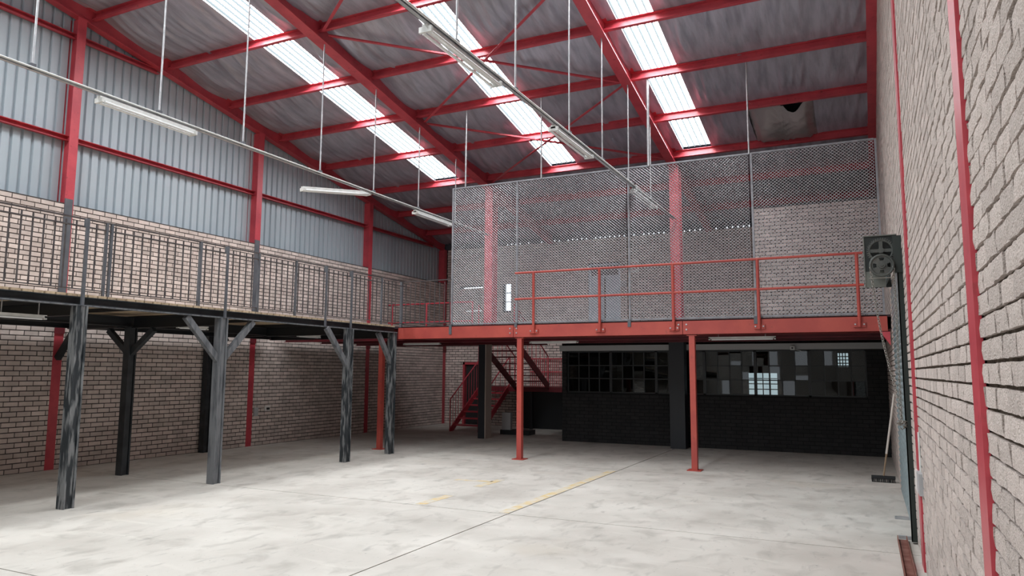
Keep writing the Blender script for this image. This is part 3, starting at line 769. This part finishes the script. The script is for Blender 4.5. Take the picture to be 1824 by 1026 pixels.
MB().box(.50, .52, DOOR_Y[0]-.1, DOOR_Y[1]+.1, 0, 3.0).build('backing', 'steel_dark', t)
for y, xo in ((DOOR_Y[0], .332), (DOOR_Y[1], .395)):
    gd = MB(); zt = 2.755 if xo < .35 else 3.0; gd.box(xo, .41, y-.075, y-.06, .02, zt); gd.box(xo, xo+.01, y-.075, y, .02, zt)
    gd.build('guide_rail', 'door_guide', t)
MB().tube((.26, 8.61, 3.07), (.26, 12.1, 3.07), .085, 20).build('barrel', 'door_slat', t)
MB().box(.17, .395, 12.095, 12.107, 2.975, 3.165).build('end_plate', 'hoist_plate_dark', t)
for y in (8.75, 9.9): MB().box(.22, .38, y, y+.05, 0, .03).build('floor_catch', 'galv', t)
MB().box(.36, .40, 8.57, 8.62, .02, .2).build('foot_bracket', 'steel_dark', t)

t = thing('door_hoist', (.19, 8.5, 2.61), 'dark cast-iron chain hoist with gear wheel on a steel plate', 'hoist')
MB().box(.03, .345, 8.60, 8.612, 2.78, 3.16).build('back_plate', 'hoist_plate_dark', t)
MB().box(.035, .225, 8.60, 8.612, 2.61, 2.78).build('lower_plate', 'hoist_plate', t)
MB().box(.024, .034, 8.59, 8.612, 2.61, 3.165).build('plate_flange', 'hoist_plate', t)
MB().box(.024, .345, 8.585, 8.612, 3.157, 3.167).build('plate_flange', 'hoist_plate', t)
MB().box(.30, .385, 8.52, 8.6, 2.75, 3.14).build('side_casing', 'door_guide', t)
gw = MB(); c = Vector((.19, 8.54, 2.99))
gw.torus(c, (0, 1, 0), .112, .014, 28, 6)
for k in range(36):
    q = 2*math.pi*k/36; d = Vector((math.cos(q), 0, math.sin(q)))
    gw.bar(c+d*.118, c+d*.136, .012, .03, (0, 1, 0))
for q in (0, math.pi/2):
    d = Vector((math.cos(q), 0, math.sin(q))); gw.bar(c-d*.112, c+d*.112, .035, .016, (0, 1, 0))
gw.tube(c-Vector((0, .03, 0)), c+Vector((0, .05, 0)), .03, 12); gw.build('gear_wheel', 'hoist', t)
hw_ = MB(); c = Vector((.19, 8.47, 2.825))
hw_.torus(c, (0, 1, 0), .108, .013, 28, 6); hw_.torus(c+Vector((0, .03, 0)), (0, 1, 0), .105, .012, 28, 6)
def sector(mb, c, r0, r1, a0, a1, n):      # flat ring sector, one block per step
    for k in range(n):
        p, q = math.radians(a0+(a1-a0)*k/n), math.radians(a0+(a1-a0)*(k+1)/n)
        d = lambda t, r: c+Vector((math.cos(t), 0, math.sin(t)))*r
        mb.prism([d(p, r0), d(p, r1), d(q, r1), d(q, r0)], (0, .02, 0))
for k in range(4):
    sector(hw_, c, .028, .106, k*90+18, k*90+72, 6)
    for r0, r1 in ((.028, .052), (.084, .106)): sector(hw_, c, r0, r1, k*90-18, k*90+18, 4)
hw_.tube(c-Vector((0, .025, 0)), c+Vector((0, .06, 0)), .032, 14); hw_.tube(c-Vector((0, .035, 0)), c, .014, 10)
hw_.build('hand_wheel', 'hoist', t)
MB().tube((.06, 8.45, 2.69), (.30, 8.45, 2.69), .004, 6).build('chain_guide', 'chain', t)
def chain(pts, lab):
    pts = [Vector(p) for p in pts]; mb = MB(); pitch = .026; acc = 0; k = 0
    segs = list(zip(pts, pts[1:])); tot = sum((b-a).length for a, b in segs); d = 0
    while d < tot:
        s = d
        for a, b in segs:
            L_ = (b-a).length
            if s <= L_: break
            s -= L_
        p = a+(b-a)*(s/L_); dr = (b-a).normalized(); e = dr.orthogonal().normalized(); g2 = dr.cross(e)
        ax = e if k % 2 else g2
        mb.torus(p, ax, .0125, .0038, 8, 4, dr, 1.5); d += pitch; k += 1
    return mb.build('hoist_chain', 'chain', None, lab, 'chain', 'hoist chains')
def sag(p0, p1, s, n=14):
    p0 = Vector(p0); p1 = Vector(p1)
    return [p0.lerp(p1, i/n)+Vector((-s*math.sin(math.pi*i/n), 0, 0)) for i in range(n+1)]
chain(sag((.083, 8.47, 2.80), (.285, 8.54, 1.42), .03)+[Vector((.285, 8.54, 1.36)), Vector((.30, 8.54, 1.2))], 'slack steel chain curving from the hoist wheel to the door guide')
chain([(.297, 8.47, 2.80), (.30, 8.47, 2.3), (.295, 8.49, 1.6), (.30, 8.53, 1.22)], 'straight steel chain hanging down along the door guide')
mb = MB()
for k in range(22):
    mb.torus((.29+random.uniform(-.03, .05), 8.53+random.uniform(-.03, .02), 1.19+random.uniform(-.05, .04)), (random.uniform(-1, 1), random.uniform(-1, 1), random.uniform(-1, 1)), .014, .004, 8, 4)
mb.build('chain_bundle', 'chain', None, 'bunched knot of steel chain tied at the door guide', 'chain')

# ------------------------------------------------------------------ small things by the rough wall
t = thing('push_broom', (.16, 13.1, 0), 'push broom with pale handle leaning against the rough brick wall', 'broom')
MB().tube((.165, 13.1, .10), (.225, 13.1, .47), .013, 8).build('wood_shaft', 'handle_wood', t)
MB().tube((.22, 13.1, .44), (.372, 13.1, 1.38), .0165, 8).build('handle', 'handle', t)
MB().box(-.01, .33, 13.07, 13.13, .055, .10).build('head', 'steel_dark', t)
br = MB()
for k in range(46):
    x = -.008+k*.0073
    br.bar((x, 13.1, .06), (x+random.uniform(-.008, .008), 13.09, 0), .007, .07, (0, 1, 0))
br.build('bristles', 'bristle', t, kind='stuff')
MB().box(.205, .295, 5.2, 8.68, 0, .01).box(.205, .213, 5.2, 8.68, .01, .05).box(.287, .295, 5.2, 8.68, .01, .05).build('steel_channel', 'rust', None, 'rusty red steel channel lying on the floor along the wall', 'steel channel')
t = thing('switch_box', (.35, 7.4, .7), 'white switch box mounted over the narrow red strip', 'switch')
MB().box(.352, .395, 7.12, 7.39, .68, .86).build('box', 'grey_box', t)
MB().box(.352, .371, 7.45, 7.7, .66, .84).build('cover', 'sign_white', t)
MB().tube((.378, 7.25, .86), (.378, 7.25, 1.2), .011, 6).build('conduit', 'white_metal', t)
t = thing('wall_socket', (XL+.02, 12.82, .78), 'white wall socket with a black plug on the brick side wall', 'socket')
MB().box(XL+.009, XL+.03, 12.74, 12.9, .76, .88).build('plate', 'sign_white', t); MB().box(XL+.03, XL+.07, 12.79, 12.85, .79, .84).build('plug', 'sign_black', t)
MB().box(XL+.009, XL+.04, 12.41, 12.53, .66, .85).build('junction_box', 'grey_box', None, 'grey junction box next to the wall socket', 'junction box')
t = thing('security_camera', (-1.4, 16.72, 2.2), 'small white security camera under the white fascia', 'camera')
MB().box(-1.46, -1.37, 16.68, 16.8, 2.19, 2.27).build('body', 'white_metal', t); MB().tube((-1.415, 16.68, 2.23), (-1.415, 16.66, 2.23), .02, 10).build('lens', 'sign_black', t)
MB().tube((-1.37, 16.76, 2.2), (-1.25, 16.78, 2.17), .006, 6).build('cable', 'white_metal', t)

# worn yellow floor paint
def paint(poly, lab):
    MB().prism([(x, y, .0005) for x, y in poly], (0, 0, .0015)).build('floor_marking', 'yellow', None, lab, 'floor marking', 'yellow floor paint')
paint([(-4.1, 8.1), (-3.965, 8.1), (-3.965, 12.3), (-4.1, 12.3)], 'long worn yellow line beside the floor joint')
paint([(-5.3, 8.1), (-5.16, 8.1), (-5.16, 8.85), (-5.3, 8.85)], 'short faded yellow dash by the crosswise floor joint')
paint([(-5.33, 9.7), (-5.2, 9.7), (-5.2, 10.5), (-5.33, 10.5)], 'short faded yellow dash further along the floor')
paint([(-5.9, 10.1), (-5.3, 10.2), (-5.3, 10.32), (-5.9, 10.22)], 'faint yellow crossbar joining the floor dashes')
